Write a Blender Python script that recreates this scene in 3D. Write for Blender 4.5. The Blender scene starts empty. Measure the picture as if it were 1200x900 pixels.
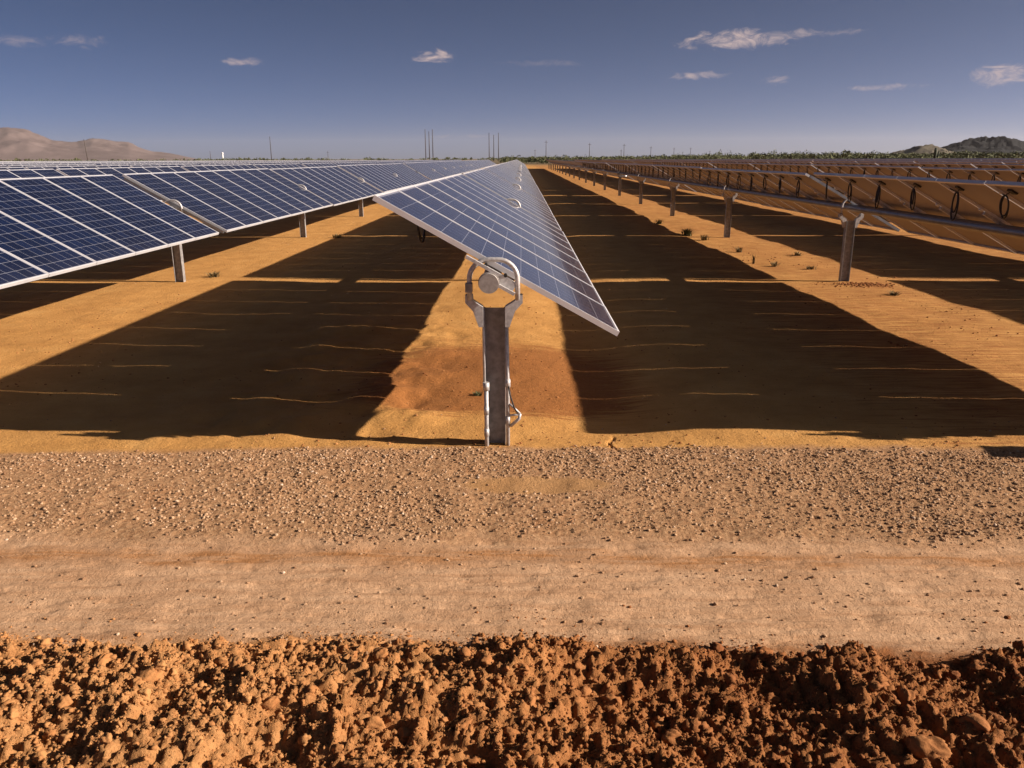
import bpy, math, random
import numpy as np
from mathutils import Vector, Matrix

rng = np.random.default_rng(7)
random.seed(7)
R = math.radians
scene = bpy.context.scene
COL = scene.collection

# ------------------------------------------------------------------ camera numbers
F_PX, PITCH, YAW, ROLL, CAM_H = 930.1, 0.2766, -0.0126, -0.0034, 2.0899   # in a 1200 px wide frame
ROW_X, ROW_Y, ROW_STEP, BAY = -0.1966, 5.7134, 5.8475, 8.2454
TILT = 0.5131
C_OFF, C_Z = 0.044, 1.376                    # centre of the panel surface beside the post axis
PW, PL, MOD = 1.956, 1.0005, 1.012            # module length, width, pitch along the row
NB = 20                                      # bays in a row
SUN_EL, SUN_AZ = 23.7, 7.0                   # the sun stands to the right (+x), slightly behind the camera


def ray(u, v):
    a, b = u - 600.0, v - 450.0
    cr, sr = math.cos(ROLL), math.sin(ROLL)
    a, b = cr * a + sr * b, -sr * a + cr * b
    x, yc = a / F_PX, b / F_PX
    cp, sp = math.cos(PITCH), math.sin(PITCH)
    yr = cp - sp * yc
    zz = -(sp + cp * yc)
    c, s = math.cos(YAW), math.sin(YAW)
    return Vector((c * x + s * yr, -s * x + c * yr, zz))


def on_ground(u, v, z=0.0):
    d = ray(u, v)
    t = (z - CAM_H) / d.z
    return d.x * t, d.y * t


def at_depth(u, v, Y):
    d = ray(u, v)
    t = Y / d.y
    return d.x * t, Y, CAM_H + d.z * t


# ------------------------------------------------------------------ numpy noise
def vnoise(x, y, seed=0):
    xi = np.floor(x).astype(np.int64)
    yi = np.floor(y).astype(np.int64)
    xf, yf = x - xi, y - yi
    xf = xf * xf * xf * (xf * (xf * 6 - 15) + 10)
    yf = yf * yf * yf * (yf * (yf * 6 - 15) + 10)

    def h(a, b):
        n = (a * 374761393 + b * 668265263 + seed * 982451653) & 0x7FFFFFFF
        n = ((n ^ (n >> 13)) * 1274126177) & 0x7FFFFFFF
        n = (n ^ (n >> 16)) & 0xFFFFFF
        return n / float(0xFFFFFF)
    a = h(xi, yi) * (1 - xf) + h(xi + 1, yi) * xf
    b = h(xi, yi + 1) * (1 - xf) + h(xi + 1, yi + 1) * xf
    return (a * (1 - yf) + b * yf) * 2 - 1


def fbm(x, y, oct=4, seed=0, gain=0.5):
    s, a = 0, 1.0
    for i in range(oct):
        s = s + a * vnoise(x * 2 ** i + 17.3 * i, y * 2 ** i - 9.1 * i, seed + i)
        a *= gain
    return s


def sstep(a, b, x):
    t = np.clip((x - a) / (b - a), 0, 1)
    return t * t * (3 - 2 * t)


# zones across the foreground, measured from the camera's foot
def edge_berm(x):                            # clods in front of this line
    return 3.10 + 0.05 * vnoise(x * 1.3, x * 0 + 3.1, 5) + 0.05 * vnoise(x * 5, x * 0, 6) - 0.035 * np.clip(x - 0.6, 0, 2)


def edge_road(x):                            # smooth track up to this line
    return 4.07 + 0.10 * vnoise(x * 0.9, x * 0 + 8.2, 8) + 0.05 * vnoise(x * 4, x * 0, 9)


def edge_gravel(x):                          # gravel up to this line
    return 5.585 - 0.028 * np.clip(-x - 0.5, 0, 4) ** 1.4 + 0.05 * vnoise(x * 1.7, x * 0 + 1.2, 11) + 0.03 * vnoise(x * 6, x * 0, 12)


def bare_patch(x, y):                        # a smooth patch of soil within the gravel
    d = ((x - 0.10) / 0.50) ** 2 + ((y - 4.90 - 0.05 * x) / 0.14) ** 2
    return 1 - sstep(0.6, 1.3, d + 0.5 * vnoise(x * 5, y * 7, 31))


def rise(y, x):                              # the plain climbs very gently away from the camera, less so on the right
    t = np.clip((np.asarray(y, float) - 22.0) / 30.0, 0, None)
    up = np.where(t < 1, t * t * 0.5, t - 0.5) * 30.0
    return 0.0006 * np.minimum(up, 560.0) * (1 - 0.72 * sstep(0.0, 45.0, np.asarray(x, float)))


def ground_z(x, y):
    near = 1 - sstep(60, 200, np.hypot(x, y))
    field = sstep(5.4, 6.2, y)
    z = rise(y, x) + 0.022 * fbm(x * 0.5, y * 0.5, 3, 1) * field * near
    z = z - 0.07 * np.exp(-((x - 0.75) / 0.55) ** 2) * sstep(5.5, 6.3, y) * near
    rough = sstep(-3.2, -2.2, x) * (1 - sstep(-1.0, -0.4, x)) * sstep(5.6, 6.0, y) * (1 - sstep(9.5, 11, y))
    z = z + 0.035 * fbm(x * 2.2, y * 2.2, 3, 2) * rough + 0.0045 * fbm(x * 5, y * 5, 3, 3) * near
    z = z - 0.022 * np.exp(-((x - 0.70 - 0.03 * np.sin(y * 14)) / (0.012 + 0.008 * vnoise(x * 30, y * 30, 77))) ** 2) * sstep(5.50, 5.58, y) * (1 - sstep(5.93, 6.03, y))
    eb, er, eg = edge_berm(x), edge_road(x), edge_gravel(x)
    berm = 1 - sstep(eb - 0.16, eb + 0.02, y)
    road = sstep(eb - 0.05, eb + 0.1, y) * (1 - sstep(er - 0.1, er + 0.1, y))
    grav = sstep(er - 0.1, er + 0.15, y) * (1 - sstep(eg - 0.08, eg + 0.08, y))
    lump = fbm(x * 4.5, y * 4.5, 2, 21) * 0.035 + np.abs(fbm(x * 13, y * 13, 4, 22)) * 0.034
    z = z + berm * (0.045 + lump + 0.062 * vnoise(x * 2.3, y * 3.0, 23) + 0.030 * np.abs(fbm(x * 34, y * 34, 2, 24)))
    z = z + road * (-0.012 + 0.006 * fbm(x * 1.2, y * 12, 3, 25) - 0.006 * np.clip(fbm(x * 6, y * 34, 3, 26) - 0.2, 0, 1) * 2)
    z = z + grav * (0.006 * fbm(x * 5, y * 5, 2, 27) + 0.007 * np.abs(fbm(x * 28, y * 28, 2, 28)) * (1 - bare_patch(x, y)))
    return z


# ------------------------------------------------------------------ mesh helpers
class MB:
    def __init__(self):
        self.v, self.f, self.m, self.uv, self.smooth = [], [], [], {}, []

    def quad_uv(self, vs, uvs, mi=0):
        b = len(self.v)
        self.v += [tuple(p) for p in vs]
        self.uv[len(self.f)] = uvs
        self.f.append(tuple(range(b, b + len(vs))))
        self.m.append(mi); self.smooth.append(False)

    def face(self, vs, mi=0):
        b = len(self.v)
        self.v += [tuple(p) for p in vs]
        self.f.append(tuple(range(b, b + len(vs))))
        self.m.append(mi); self.smooth.append(False)

    def box(self, lo, hi, mi=0, M=None):
        b = len(self.v)
        pts = [Vector((x, y, z)) for z in (lo[2], hi[2]) for y in (lo[1], hi[1]) for x in (lo[0], hi[0])]
        if M is not None:
            pts = [M @ p for p in pts]
        self.v += [tuple(p) for p in pts]
        for q in ((0, 2, 3, 1), (4, 5, 7, 6), (0, 1, 5, 4), (2, 6, 7, 3), (0, 4, 6, 2), (1, 3, 7, 5)):
            self.f.append(tuple(b + i for i in q)); self.m.append(mi); self.smooth.append(False)

    def prism(self, poly, axis_lo, axis_hi, axis='y', mi=0):
        """polygon in the two other axes, extruded along axis"""
        def P(a, b, c):
            return {'x': (c, a, b), 'y': (a, c, b), 'z': (a, b, c)}[axis]
        n = len(poly)
        b = len(self.v)
        self.v += [P(a, q, axis_lo) for a, q in poly] + [P(a, q, axis_hi) for a, q in poly]
        self.f.append(tuple(b + i for i in range(n))); self.f.append(tuple(b + n + i for i in reversed(range(n))))
        self.m += [mi, mi]; self.smooth += [False, False]
        for i in range(n):
            j = (i + 1) % n
            self.f.append((b + i, b + n + i, b + n + j, b + j)); self.m.append(mi); self.smooth.append(False)

    def tube(self, path, r, seg=10, mi=0, caps=True):
        path = [Vector(p) for p in path]
        n = len(path)
        rs = r if isinstance(r, (list, tuple)) else [r] * n
        b = len(self.v)
        up = None
        for i, p in enumerate(path):
            t = (path[min(i + 1, n - 1)] - path[max(i - 1, 0)]).normalized()
            if up is None:
                up = Vector((0, 0, 1)) if abs(t.z) < 0.9 else Vector((0, 1, 0))
            s = t.cross(up).normalized()
            up = s.cross(t).normalized()
            for k in range(seg):
                a = 2 * math.pi * k / seg
                self.v.append(tuple(p + (s * math.cos(a) + up * math.sin(a)) * rs[i]))
        for i in range(n - 1):
            for k in range(seg):
                k2 = (k + 1) % seg
                self.f.append((b + i * seg + k, b + i * seg + k2, b + (i + 1) * seg + k2, b + (i + 1) * seg + k))
                self.m.append(mi); self.smooth.append(True)
        if caps:
            self.f.append(tuple(b + k for k in reversed(range(seg))))
            self.f.append(tuple(b + (n - 1) * seg + k for k in range(seg)))
            self.m += [mi, mi]; self.smooth += [False, False]

    def mesh(self, name, mats):
        me = bpy.data.meshes.new(name)
        me.from_pydata(self.v, [], self.f)
        for m in (mats if isinstance(mats, (list, tuple)) else [mats]):
            me.materials.append(m)
        me.polygons.foreach_set('material_index', self.m)
        me.polygons.foreach_set('use_smooth', self.smooth)
        if self.uv:
            L = me.uv_layers.new(name='UVMap')
            for fi, uvs in self.uv.items():
                p = me.polygons[fi]
                for li, uv in zip(p.loop_indices, uvs):
                    L.data[li].uv = uv
        me.update()
        return me

    def build(self, name, mats, parent=None, loc=(0, 0, 0), rot=(0, 0, 0)):
        return link(name, self.mesh(name, mats), parent, loc, rot)


def link(name, me, parent=None, loc=(0, 0, 0), rot=(0, 0, 0)):
    o = bpy.data.objects.new(name, me)
    COL.objects.link(o)
    o.parent = parent
    o.location = loc
    o.rotation_euler = rot
    return o


def tag(o, label=None, cat=None, group=None, kind=None):
    for k, v in (('label', label), ('category', cat), ('group', group), ('kind', kind)):
        if v:
            o[k] = v
    return o


def np_mesh(name, V, Fc, mat, smooth=False, attr=None):
    """V (n,3), Fc (m,k) with one face size k"""
    me = bpy.data.meshes.new(name)
    k = Fc.shape[1]
    me.vertices.add(len(V)); me.vertices.foreach_set('co', np.ascontiguousarray(V, dtype=np.float32).ravel())
    me.loops.add(Fc.size); me.loops.foreach_set('vertex_index', np.ascontiguousarray(Fc, dtype=np.int32).ravel())
    me.polygons.add(len(Fc))
    me.polygons.foreach_set('loop_start', np.arange(0, Fc.size, k, dtype=np.int32))
    me.polygons.foreach_set('use_smooth', np.full(len(Fc), smooth))
    if attr is not None:
        a = me.attributes.new('tone', 'FLOAT', 'POINT')
        a.data.foreach_set('value', np.ascontiguousarray(attr, dtype=np.float32))
    me.materials.append(mat)
    me.update(calc_edges=True)
    me.validate()
    return me


# ------------------------------------------------------------------ material helpers
class Nt:
    def __init__(self, tree):
        self.t = tree; self.n = tree.nodes; self.l = tree.links

    def node(self, typ, **kw):
        n = self.n.new(typ)
        for k, v in kw.items():
            setattr(n, k, v)
        return n

    def put(self, sock, val):
        if hasattr(val, 'is_output'):
            self.l.new(val, sock)
        elif isinstance(val, (tuple, list)) and len(val) == 3 and sock.type == 'RGBA':
            sock.default_value = (*val, 1)
        else:
            sock.default_value = val

    def math(self, op, a, b=None, c=None, clamp=False):
        n = self.node('ShaderNodeMath', operation=op, use_clamp=clamp)
        for i, v in enumerate((a, b, c)):
            if v is not None:
                self.put(n.inputs[i], v)
        return n.outputs[0]

    def noise(self, vec, scale, detail=4, rough=0.55, dist=0.0):
        n = self.node('ShaderNodeTexNoise')
        if vec is not None:
            self.l.new(vec, n.inputs['Vector'])
        n.inputs['Scale'].default_value = scale
        n.inputs['Detail'].default_value = detail
        n.inputs['Roughness'].default_value = rough
        n.inputs['Distortion'].default_value = dist
        return n.outputs['Fac']

    def ramp(self, fac, stops):
        n = self.node('ShaderNodeValToRGB')
        els = n.color_ramp.elements
        while len(els) < len(stops):
            els.new(0.5)
        for e, (p, c) in zip(els, stops):
            e.position = p
            e.color = (*c, 1) if len(c) == 3 else c
        self.put(n.inputs[0], fac)
        return n.outputs[0]

    def mix(self, fac, a, b, blend='MIX'):
        n = self.node('ShaderNodeMix', data_type='RGBA', blend_type=blend)
        self.put(n.inputs[0], fac); self.put(n.inputs[6], a); self.put(n.inputs[7], b)
        return n.outputs[2]

    def step(self, v, lo, hi):
        n = self.node('ShaderNodeMapRange', interpolation_type='SMOOTHSTEP')
        self.put(n.inputs['Value'], v)
        self.put(n.inputs['From Min'], lo); self.put(n.inputs['From Max'], hi)
        return n.outputs[0]

    def vec(self, v, scale=(1, 1, 1), loc=(0, 0, 0)):
        n = self.node('ShaderNodeMapping')
        self.l.new(v, n.inputs[0])
        n.inputs['Scale'].default_value = scale
        n.inputs['Location'].default_value = loc
        return n.outputs[0]


def new_mat(name):
    m = bpy.data.materials.new(name)
    m.use_nodes = True
    n = Nt(m.node_tree)
    b = m.node_tree.nodes['Principled BSDF']
    return m, n, b


def bump(n, b, h, strength=0.5, dist=0.01):
    k = n.node('ShaderNodeBump')
    k.inputs['Strength'].default_value = strength
    k.inputs['Distance'].default_value = dist
    n.put(k.inputs['Height'], h)
    n.l.new(k.outputs[0], b.inputs['Normal'])


def metal(name, col, rough=0.45, metallic=0.85, var=0.25, scale=14):
    m, n, b = new_mat(name)
    tc = n.node('ShaderNodeTexCoord').outputs['Object']
    f = n.noise(tc, scale, 5, 0.6)
    c2 = tuple(x * (1 - var) for x in col)
    n.put(b.inputs['Base Color'], n.ramp(f, [(0.35, c2), (0.62, col)]))
    b.inputs['Metallic'].default_value = metallic
    n.put(b.inputs['Roughness'], n.math('MULTIPLY_ADD', n.noise(tc, scale * 2, 3), 0.25, rough - 0.1))
    return m


def plain(name, col, rough=0.6, var=0.2, scale=6):
    m, n, b = new_mat(name)
    tc = n.node('ShaderNodeTexCoord').outputs['Object']
    n.put(b.inputs['Base Color'], n.ramp(n.noise(tc, scale, 4), [(0.3, tuple(x * (1 - var) for x in col)), (0.7, col)]))
    b.inputs['Roughness'].default_value = rough
    return m


M = {}
M['galv'] = metal('galvanised_steel', (0.55, 0.53, 0.52), 0.55, 0.3, 0.35, 38)
M['post'] = metal('post_steel', (0.36, 0.345, 0.335), 0.55, 0.4, 0.4, 16)
M['ring'] = metal('bearing_steel', (0.60, 0.57, 0.55), 0.48, 0.4, 0.38, 45)
M['frame'] = metal('anodised_frame', (0.74, 0.72, 0.72), 0.42, 0.35, 0.08, 3)
M['tube'] = metal('torque_tube_steel', (0.32, 0.32, 0.33), 0.42, 0.8, 0.2, 5)
M['black'] = plain('black_rubber', (0.012, 0.011, 0.010), 0.5)
M['backsheet'] = plain('panel_backsheet', (0.31, 0.255, 0.225), 0.55, 0.12, 2)
M['cap'] = metal('tube_end_cap', (0.42, 0.38, 0.35), 0.6, 0.3, 0.3, 30)
M['white'] = plain('white_plastic', (0.75, 0.74, 0.72), 0.5, 0.1)
M['wood'] = plain('weathered_pole_wood', (0.075, 0.058, 0.048), 0.8)
M['tower'] = plain('white_painted_steel', (0.75, 0.74, 0.72), 0.5, 0.08)


def glass_material():
    m, n, b = new_mat('solar_cells_under_glass')
    uv = n.node('ShaderNodeTexCoord').outputs['UV']
    sx = n.node('ShaderNodeSeparateXYZ'); n.l.new(uv, sx.inputs[0])
    u, v = sx.outputs[0], sx.outputs[1]           # metres from the corner: u along the length, v across

    def lines(c, first, pitch, half):
        t = n.math('SUBTRACT', c, first)
        w = n.math('PINGPONG', t, pitch / 2)
        return n.math('LESS_THAN', w, half)
    gap_u = lines(u, 0.020, 0.1593, 0.0022)
    gap_v = lines(v, 0.015, 0.1595, 0.0022)
    eu = n.math('MAXIMUM', n.math('LESS_THAN', u, 0.017), n.math('GREATER_THAN', u, 1.915))
    ev = n.math('MAXIMUM', n.math('LESS_THAN', v, 0.012), n.math('GREATER_THAN', v, 0.957))
    line = n.math('MAXIMUM', n.math('MAXIMUM', gap_u, gap_v), n.math('MAXIMUM', eu, ev))
    bus = lines(v, 0.015 + 0.0266, 0.0532, 0.0007)
    oi = n.node('ShaderNodeObjectInfo').outputs['Random']
    # multicrystalline flakes and a slightly different blue for each cell
    cell = n.node('ShaderNodeTexWhiteNoise', noise_dimensions='3D')
    cc = n.node('ShaderNodeCombineXYZ')
    n.put(cc.inputs[0], n.math('FLOOR', n.math('DIVIDE', n.math('SUBTRACT', u, 0.020), 0.1593)))
    n.put(cc.inputs[1], n.math('FLOOR', n.math('DIVIDE', n.math('SUBTRACT', v, 0.015), 0.1595)))
    n.put(cc.inputs[2], n.math('MULTIPLY', oi, 37.0))
    n.l.new(cc.outputs[0], cell.inputs[0])
    flakes = n.node('ShaderNodeTexVoronoi'); n.l.new(uv, flakes.inputs['Vector']); flakes.inputs['Scale'].default_value = 60
    fl = n.math('MULTIPLY_ADD', flakes.outputs['Distance'], 0.25, n.math('MULTIPLY', cell.outputs[0], 0.5))
    blue = n.ramp(n.math('MULTIPLY_ADD', oi, 0.35, fl), [(0.05, (0.001, 0.004, 0.018)), (0.9, (0.003, 0.010, 0.040))])
    c = n.mix(n.math('MULTIPLY', bus, 0.3), blue, (0.16, 0.17, 0.20))
    c = n.mix(n.math('MULTIPLY', line, 0.8), c, (0.30, 0.31, 0.36))
    # thin dust, thicker along the lower edge
    geo = n.node('ShaderNodeNewGeometry').outputs['Position']
    dust = n.math('MULTIPLY', n.noise(geo, 1.3, 6, 0.65), n.math('MULTIPLY_ADD', n.math('POWER', n.math('DIVIDE', u, 1.93), 8.0), 0.05, 0.012))
    c = n.mix(dust, c, (0.34, 0.27, 0.21))
    n.put(b.inputs['Base Color'], c)
    n.put(b.inputs['Roughness'], n.math('MULTIPLY_ADD', n.noise(geo, 0.9, 4), 0.06, 0.04))
    b.inputs['IOR'].default_value = 1.5
    b.inputs['Sheen Weight'].default_value = 0.6          # a film of dust, seen mostly at grazing angles
    b.inputs['Sheen Roughness'].default_value = 0.22
    b.inputs['Sheen Tint'].default_value = (0.80, 0.70, 0.66, 1)
    return m


M['glass'] = glass_material()


def ground_material():
    m, n, b = new_mat('desert_ground')
    pos = n.node('ShaderNodeNewGeometry').outputs['Position']
    s = n.node('ShaderNodeSeparateXYZ'); n.l.new(pos, s.inputs[0])
    x, y = s.outputs[0], s.outputs[1]
    big = n.noise(pos, 0.35, 5, 0.6)
    mid = n.noise(pos, 1.8, 6, 0.65)
    fine = n.noise(pos, 28, 6, 0.7)
    vfine = n.noise(pos, 140, 4, 0.7)
    stretched = n.noise(n.vec(pos, (1.2, 11, 1)), 1.6, 6, 0.65)
    # field soil: yellow tan with red-brown damp patches
    soil = n.ramp(mid, [(0.25, (0.40, 0.195, 0.055)), (0.55, (0.52, 0.268, 0.080)), (0.8, (0.58, 0.325, 0.110))])
    red_zone = n.math('MULTIPLY', n.step(n.math('ABSOLUTE', n.math('SUBTRACT', x, -0.25)), 1.9, 0.5),
                      n.math('MULTIPLY', n.step(y, 6.1, 6.9), n.step(y, 10.0, 8.0)))
    red = n.step(n.math('ADD', n.math('MULTIPLY_ADD', stretched, 1.1, n.math('MULTIPLY', big, 0.3)), n.math('ADD', n.math('MULTIPLY', red_zone, 0.68), n.math('MULTIPLY', n.step(x, 1.5, 4.5), 0.27))), 0.80, 1.16)
    soil = n.mix(n.math('MULTIPLY', red, 0.85), soil, n.ramp(fine, [(0.3, (0.20, 0.068, 0.018)), (0.7, (0.33, 0.125, 0.036))]))
    grit = n.step(n.noise(pos, 70, 4, 0.65), 0.60, 0.70)
    soil = n.mix(n.math('MULTIPLY', grit, 0.65), soil, (0.17, 0.085, 0.035))
    # track: pale packed dust with long streaks
    road = n.ramp(stretched, [(0.3, (0.38, 0.21, 0.108)), (0.5, (0.49, 0.295, 0.165)), (0.75, (0.56, 0.36, 0.215))])
    road = n.mix(n.math('MULTIPLY', n.step(n.noise(n.vec(pos, (1, 2.4, 1)), 60, 4, 0.7), 0.58, 0.70), 0.5), road, (0.20, 0.115, 0.06))
    rut = n.step(n.math('ABSOLUTE', n.math('SUBTRACT', n.math('MULTIPLY_ADD', n.noise(pos, 1.1, 4, 0.6), 0.5, y), 4.16)), 0.13, 0.02)
    road = n.mix(n.math('MULTIPLY', rut, n.step(stretched, 0.35, 0.6)), road, (0.36, 0.17, 0.066))
    streak = n.step(n.noise(n.vec(pos, (1.0, 7.0, 1.0)), 14, 4, 0.7), 0.56, 0.70)
    road = n.mix(n.math('MULTIPLY', streak, 0.45), road, (0.28, 0.155, 0.075))
    # gravel bed
    grav = n.ramp(fine, [(0.3, (0.19, 0.09, 0.042)), (0.5, (0.37, 0.205, 0.10)), (0.75, (0.50, 0.315, 0.17))])
    grav = n.mix(n.step(mid, 0.55, 0.72), grav, n.mix(0.5, grav, (0.36, 0.17, 0.07)))
    # clods
    berm = n.ramp(n.math('ADD', n.math('MULTIPLY_ADD', fine, 0.4, n.math('MULTIPLY', mid, 0.4)), n.math('MULTIPLY_ADD', n.step(x, 0.9, -1.0), 0.24, -0.02)), [(0.25, (0.19, 0.066, 0.020)), (0.5, (0.32, 0.138, 0.047)), (0.75, (0.45, 0.235, 0.092))])
    wob = n.math('MULTIPLY_ADD', n.noise(pos, 3.0, 5, 0.65), 0.5, -0.25)
    yw = n.math('ADD', y, wob)
    right = n.math('MAXIMUM', n.math('SUBTRACT', x, 0.6), 0.0)
    is_berm = n.step(n.math('MULTIPLY_ADD', right, 0.035, yw), 3.19, 3.02)
    is_road = n.step(yw, 4.25, 3.97)
    left = n.math('MAXIMUM', n.math('SUBTRACT', n.math('MULTIPLY', x, -1), 0.5), 0.0)
    is_grav = n.step(n.math('MULTIPLY_ADD', n.math('POWER', left, 1.4), 0.028, n.math('MULTIPLY_ADD', wob, 0.4, y)), 5.685, 5.545)
    pd = n.math('ADD', n.math('POWER', n.math('DIVIDE', n.math('SUBTRACT', x, 0.10), 0.5), 2.0), n.math('POWER', n.math('DIVIDE', n.math('SUBTRACT', y, 4.90), 0.15), 2.0))
    patch = n.step(n.math('ADD', pd, n.math('MULTIPLY', wob, 2.0)), 1.25, 0.6)
    grav = n.mix(patch, grav, n.ramp(mid, [(0.3, (0.36, 0.19, 0.075)), (0.7, (0.44, 0.25, 0.11))]))
    c = n.mix(is_grav, soil, grav)
    c = n.mix(is_road, c, road)
    c = n.mix(is_berm, c, berm)
    # beyond the plant: scrubby desert
    far = n.step(y, 190.0, 330.0)
    c = n.mix(far, c, n.ramp(n.noise(pos, 0.02, 6, 0.7), [(0.35, (0.10, 0.085, 0.045)), (0.65, (0.22, 0.155, 0.09))]))
    n.put(b.inputs['Base Color'], c)
    b.inputs['Roughness'].default_value = 0.95
    b.inputs['Specular IOR Level'].default_value = 0.15
    h = n.math('MULTIPLY_ADD', vfine, 0.35, n.math('MULTIPLY_ADD', fine, 1.0, n.math('MULTIPLY', grit, 0.2)))
    bump(n, b, h, 0.85, 0.016)
    return m


def stone_material(name, stops, rough=0.95, sc=40):
    m, n, b = new_mat(name)
    a = n.node('ShaderNodeAttribute', attribute_name='tone').outputs['Fac']
    pos = n.node('ShaderNodeNewGeometry').outputs['Position']
    f = n.noise(pos, sc, 5, 0.7)
    n.put(b.inputs['Base Color'], n.ramp(n.math('MULTIPLY_ADD', f, 0.5, n.math('MULTIPLY_ADD', a, 0.8, -0.15)), stops))
    b.inputs['Roughness'].default_value = rough
    b.inputs['Specular IOR Level'].default_value = 0.2
    bump(n, b, n.noise(pos, sc * 3, 5, 0.7), 0.6, 0.006)
    return m


M['ground'] = ground_material()
M['gravel'] = stone_material('gravel_stone', [(0.1, (0.17, 0.085, 0.042)), (0.42, (0.36, 0.215, 0.115)), (0.75, (0.48, 0.325, 0.20)), (0.98, (0.66, 0.55, 0.44))])
M['clod'] = stone_material('clod_earth', [(0.1, (0.18, 0.062, 0.019)), (0.45, (0.32, 0.136, 0.046)), (0.9, (0.49, 0.26, 0.10))], sc=30)


def leaf_material(name, dark, light):
    m, n, b = new_mat(name)
    a = n.node('ShaderNodeAttribute', attribute_name='tone').outputs['Fac']
    n.put(b.inputs['Base Color'], n.ramp(a, [(0.0, dark), (1.0, light)]))
    b.inputs['Roughness'].default_value = 0.8
    b.inputs['Specular IOR Level'].default_value = 0.2
    return m


M['leaf'] = leaf_material('desert_scrub_leaf', (0.070, 0.078, 0.034), (0.135, 0.138, 0.062))
M['dry'] = leaf_material('dry_weed', (0.09, 0.062, 0.026), (0.25, 0.18, 0.08))
M['cactus'] = plain('cactus_skin', (0.035, 0.045, 0.022), 0.8)


def rock_material(name, stops, sc):
    m, n, b = new_mat(name)
    pos = n.node('ShaderNodeNewGeometry').outputs['Position']
    n.put(b.inputs['Base Color'], n.ramp(n.noise(pos, sc, 8, 0.65), stops))
    b.inputs['Roughness'].default_value = 0.95
    b.inputs['Specular IOR Level'].default_value = 0.1
    return m


M['mountain'] = rock_material('pale_mountain_rock', [(0.35, (0.115, 0.083, 0.076)), (0.65, (0.18, 0.135, 0.124))], 0.004)
M['hill'] = rock_material('dark_volcanic_hill', [(0.3, (0.012, 0.013, 0.014)), (0.7, (0.030, 0.030, 0.030))], 0.03)
M['foothill'] = rock_material('pale_foothill', [(0.3, (0.07, 0.062, 0.045)), (0.7, (0.13, 0.11, 0.08))], 0.012)

# ------------------------------------------------------------------ ground: one sheet, fine near the camera
def axis(parts):
    out = []
    for a, b_, n_ in parts:
        out.append(np.linspace(a, b_, n_, endpoint=False))
    return np.concatenate(out)


gx = np.concatenate([-np.geomspace(14000, 7, 60), axis([(-6.9, -3.4, 90), (-3.4, 3.4, 620), (3.4, 6.9, 90)]), np.geomspace(6.9, 14000, 60)])
gy = np.concatenate([-np.geomspace(2000, 2, 14), axis([(-1.8, 1.5, 30), (1.5, 3.3, 190), (3.3, 5.8, 200), (5.8, 12, 150), (12, 40, 120)]), np.geomspace(40, 14000, 60)])
GX, GY = np.meshgrid(gx, gy)
V = np.stack([GX.ravel(), GY.ravel(), ground_z(GX, GY).ravel()], 1)
nx, ny = len(gx), len(gy)
idx = np.arange(nx * ny).reshape(ny, nx)
Fc = np.stack([idx[:-1, :-1], idx[:-1, 1:], idx[1:, 1:], idx[1:, :-1]], -1).reshape(-1, 4)
tag(link('ground', np_mesh('ground', V, Fc, M['ground'], True)), kind='structure')


# ------------------------------------------------------------------ stones and clods
def ico(sub):
    import bmesh
    bm = bmesh.new()
    bmesh.ops.create_icosphere(bm, subdivisions=sub, radius=1.0)
    v = np.array([q.co[:] for q in bm.verts])
    f = np.array([[q.index for q in t.verts] for t in bm.faces])
    bm.free()
    return v, f


def templates(sub, n, rough, angular=False):
    v, f = ico(sub)
    out = []
    for i in range(n):
        r = np.ones(len(v))
        for k in range(9 if angular else 14):
            d = rng.normal(size=3); d /= np.linalg.norm(d)
            t = v @ d
            if angular:
                r = np.where(t > 0.55, np.minimum(r, 0.62 / np.maximum(t, 0.3) * rng.uniform(0.9, 1.25)), r)
            else:
                r = r + rough * rng.uniform(-1, 1) * np.exp(-((1 - t) / 0.28))
        q = v * r[:, None] * np.array([1, rng.uniform(0.7, 1), rng.uniform(0.55, 0.85)])
        out.append(q + rng.normal(size=q.shape) * rough * 0.12)
    return out, f


def scatter(name, P, size, tmpl, fc, mat, sink=0.35, tone=None, smooth=False):
    n = len(P)
    k = len(tmpl[0])
    T = np.array(tmpl)[rng.integers(0, len(tmpl), n)]
    a = rng.uniform(0, 2 * math.pi, n); t1 = rng.normal(0, 0.35, n)
    c, s = np.cos(a), np.sin(a)
    x, y, z = T[..., 0], T[..., 1], T[..., 2]
    y, z = y * np.cos(t1)[:, None] - z * np.sin(t1)[:, None], y * np.sin(t1)[:, None] + z * np.cos(t1)[:, None]
    x, y = x * c[:, None] - y * s[:, None], x * s[:, None] + y * c[:, None]
    Vv = np.stack([x, y, z], -1) * size[:, None, None]
    Vv += P[:, None, :]
    Vv[..., 2] += (size * (1 - 2 * sink) * 0.6)[:, None]
    Ff = (fc[None] + (np.arange(n) * k)[:, None, None]).reshape(-1, 3)
    tone = rng.uniform(0, 1, n) if tone is None else tone
    return np_mesh(name, Vv.reshape(-1, 3), Ff, mat, smooth, np.repeat(tone, k))


def points(n, xr, yr):
    x = rng.uniform(xr[0], xr[1], n); y = rng.uniform(yr[0], yr[1], n)
    return x, y


st1, sf1 = templates(1, 10, 0.15, False)


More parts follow.
